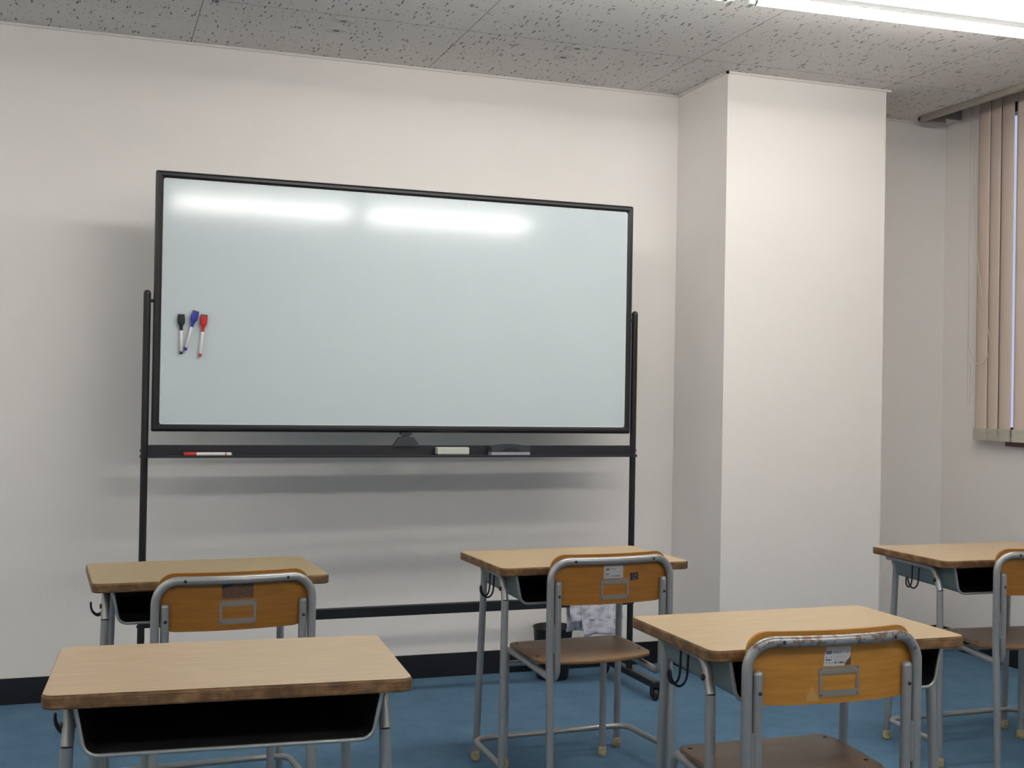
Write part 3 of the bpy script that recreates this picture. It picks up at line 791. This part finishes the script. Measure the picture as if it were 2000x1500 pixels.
def maker_label(ch, cx=.0, cz=.7165, torn=True, rot=0.0):
    W, H = .0345, .0205
    def place(mb, off):
        c_, s_ = math.cos(rot), math.sin(rot)
        mb.map(lambda x, y, z: (cx + x*c_ - z*s_, y, cz + x*s_ + z*c_)); return on_back(mb, off)
    if torn: out = [(-W, -H), (W*.52, -H), (W*.60, -H*.70), (W*.66, -H*.52), (W*.93, -H*.10), (W*.97, H*.55), (W, H), (-W*.80, H), (-W*.84, H*.5), (-W*.93, H*.35), (-W*.95, -H*.3)]
    else: out = rrect(-W, W, -H, H, .002, 3)
    lab = place(sheet(out, -.0005, 0), 0).build('maker_label', M['paper'], ch, 'white maker label printed in black')
    y = -.0009
    def put(items, mname, name):
        mb = MB()
        for (txt, size, x, z, kw) in items:
            vs, fs = text_mesh(txt, size, x, z, **kw)
            if vs: mb.add([(a, y, c) for a, b, c in vs], fs)
        place(mb, 0).build(name, M[mname], lab)
    put([('SS', .0092, -W*.84, H*.27, dict(bold=.035, shear=.25, width=.0150)), ('デスク', .0058, -W*.32, H*.30, dict(bold=.03, shear=.1, width=.0200)),
         ('号', .0046, W*.66, H*.34, {}), ('品', .0036, -W*.84, -H*.14, {}), ('名', .0036, -W*.48, -H*.14, {}),
         ('製造業者', .0036, -W*.86, -H*.42, dict(bold=.02, width=.0138)), ('第一工業株式会社' if not torn else '第一工業株式', .0046, -W*.22, -H*.74, dict(bold=.02, width=.0335 if not torn else .0265)),
         ('製', .0036, -W*.84, -H*.74, {}), ('造', .0036, -W*.62, -H*.74, {}), ('元', .0036, -W*.42, -H*.74, {})], 'ink', 'lettering')
    class SB(MB):
        def box(s_, a0, a1, b0, b1, c0, c1):
            n = max(1, math.ceil((a1-a0)/.004))
            for k in range(n): MB.box(s_, a0+(a1-a0)*k/n, a0+(a1-a0)*(k+1)/n, b0, b1, c0, c1)
            return s_
    mb = SB()
    for zz in (.02, -.14, -.44):
        x1 = W*.60 if torn else W*.80
        mb.box(-W*.22, x1, y, y+.0001, H*zz, H*zz+.00035)
    e_ = W*.88
    mb.box(-e_*.84 if torn else -e_, e_, y, y+.0001, H*.84, H*.84+.0003)
    if not torn: mb.box(-e_, e_, y, y+.0001, -H*.86, -H*.86+.0003).box(-e_, -e_+.0003, y, y+.0001, -H*.86, H*.84).box(e_-.0003, e_, y, y+.0001, -H*.86, H*.84)
    place(mb, 0).build('ruled_lines', M['ink_grey'], lab)

chairs = {}
def place_chair(k, x, y, a, lab, tube_m, back_m, seat_m):
    c = make_chair(M[tube_m], M[back_m], M[seat_m]); c.location = (x, y, 0); c.rotation_euler[2] = a
    tag(c, lab, 'chair', 'school chairs at the desks'); chairs[k] = c; return c
cB = place_chair('B', -.0745, -1.8168, .0663, 'school chair with torn brown label residue on its backrest, at the left', 'metal', 'back_dark', 'seat')
cC = place_chair('C', 1.1112, -1.6917, .0719, 'school chair with a small square black sticker on its orange brown backrest', 'metal', 'back', 'seat_warm')
cD = place_chair('D', 1.0829, -2.9429, -.0196, 'school chair with worn rusty top rail, nearest at the lower right', 'metal_worn', 'back_honey', 'seat')
cE = place_chair('E', 2.6708, -1.9002, -.0963, 'school chair cut off by the right edge of the photo', 'metal', 'back', 'seat')
nameplate(cB, .004, .664); nameplate(cC, .004, .662); nameplate(cD, .004, .662, rot=.01); nameplate(cE, .004, .662)
maker_label(cC, -.001, .7165, torn=False); maker_label(cD, -.002, .7165, torn=True, rot=-.02)
# label residue on chair B
res = on_back(sheet([(-.039, .702), (.046, .702), (.046, .740), (-.040, .740)], -.0004, 0), 0).build('label_residue', M['residue'], cB, 'brown torn residue of a peeled label')
on_back(sheet([(-.040, .727), (-.036, .729), (-.029, .733), (-.017, .735), (-.008, .740), (-.040, .740)], -.0008, -.0004), 0).build('black_remnant', M['ink'], res)
# residue under the torn label corner and pale scuff on chair D
on_back(sheet([(.012, .6965), (.032, .6965), (.0325, .716), (.018, .714)], -.00025, 0), 0).build('label_residue', M['residue'], cD)
on_back(sheet([(-.076, .623), (-.045, .622), (-.050, .634), (-.058, .642), (-.064, .660), (-.068, .644), (-.074, .636)], -.00015, 0), 0).build('scuff_mark', M['stain'], cD)
# black square sticker with a slashed oval on chair C
st = on_back(sheet([(.0615, .6865), (.0915, .688), (.0900, .711), (.0600, .7095)], -.0004, 0), 0).build('square_sticker', M['ink'], cC, 'square black sticker with a white slashed oval')
def arc(cx, cz, rx, rz, a0, a1, n=22): return [(cx+rx*math.cos(math.radians(a0+(a1-a0)*k/n)), -.0007, cz+rz*math.sin(math.radians(a0+(a1-a0)*k/n))) for k in range(n+1)]
mb = MB(); g = (.0757, .6988)
mb.tube(arc(*g, .0085, .0086, 62, -112), .00050, 6).tube(arc(*g, .0085, .0086, 118, 248), .00050, 6)
mb.tube([(g[0]-.0040, -.0007, g[1]-.0066), (g[0]+.0046, -.0007, g[1]+.0070)], .00055, 6)
on_back(mb, 0).build('slashed_oval', M['white_ink'], st)
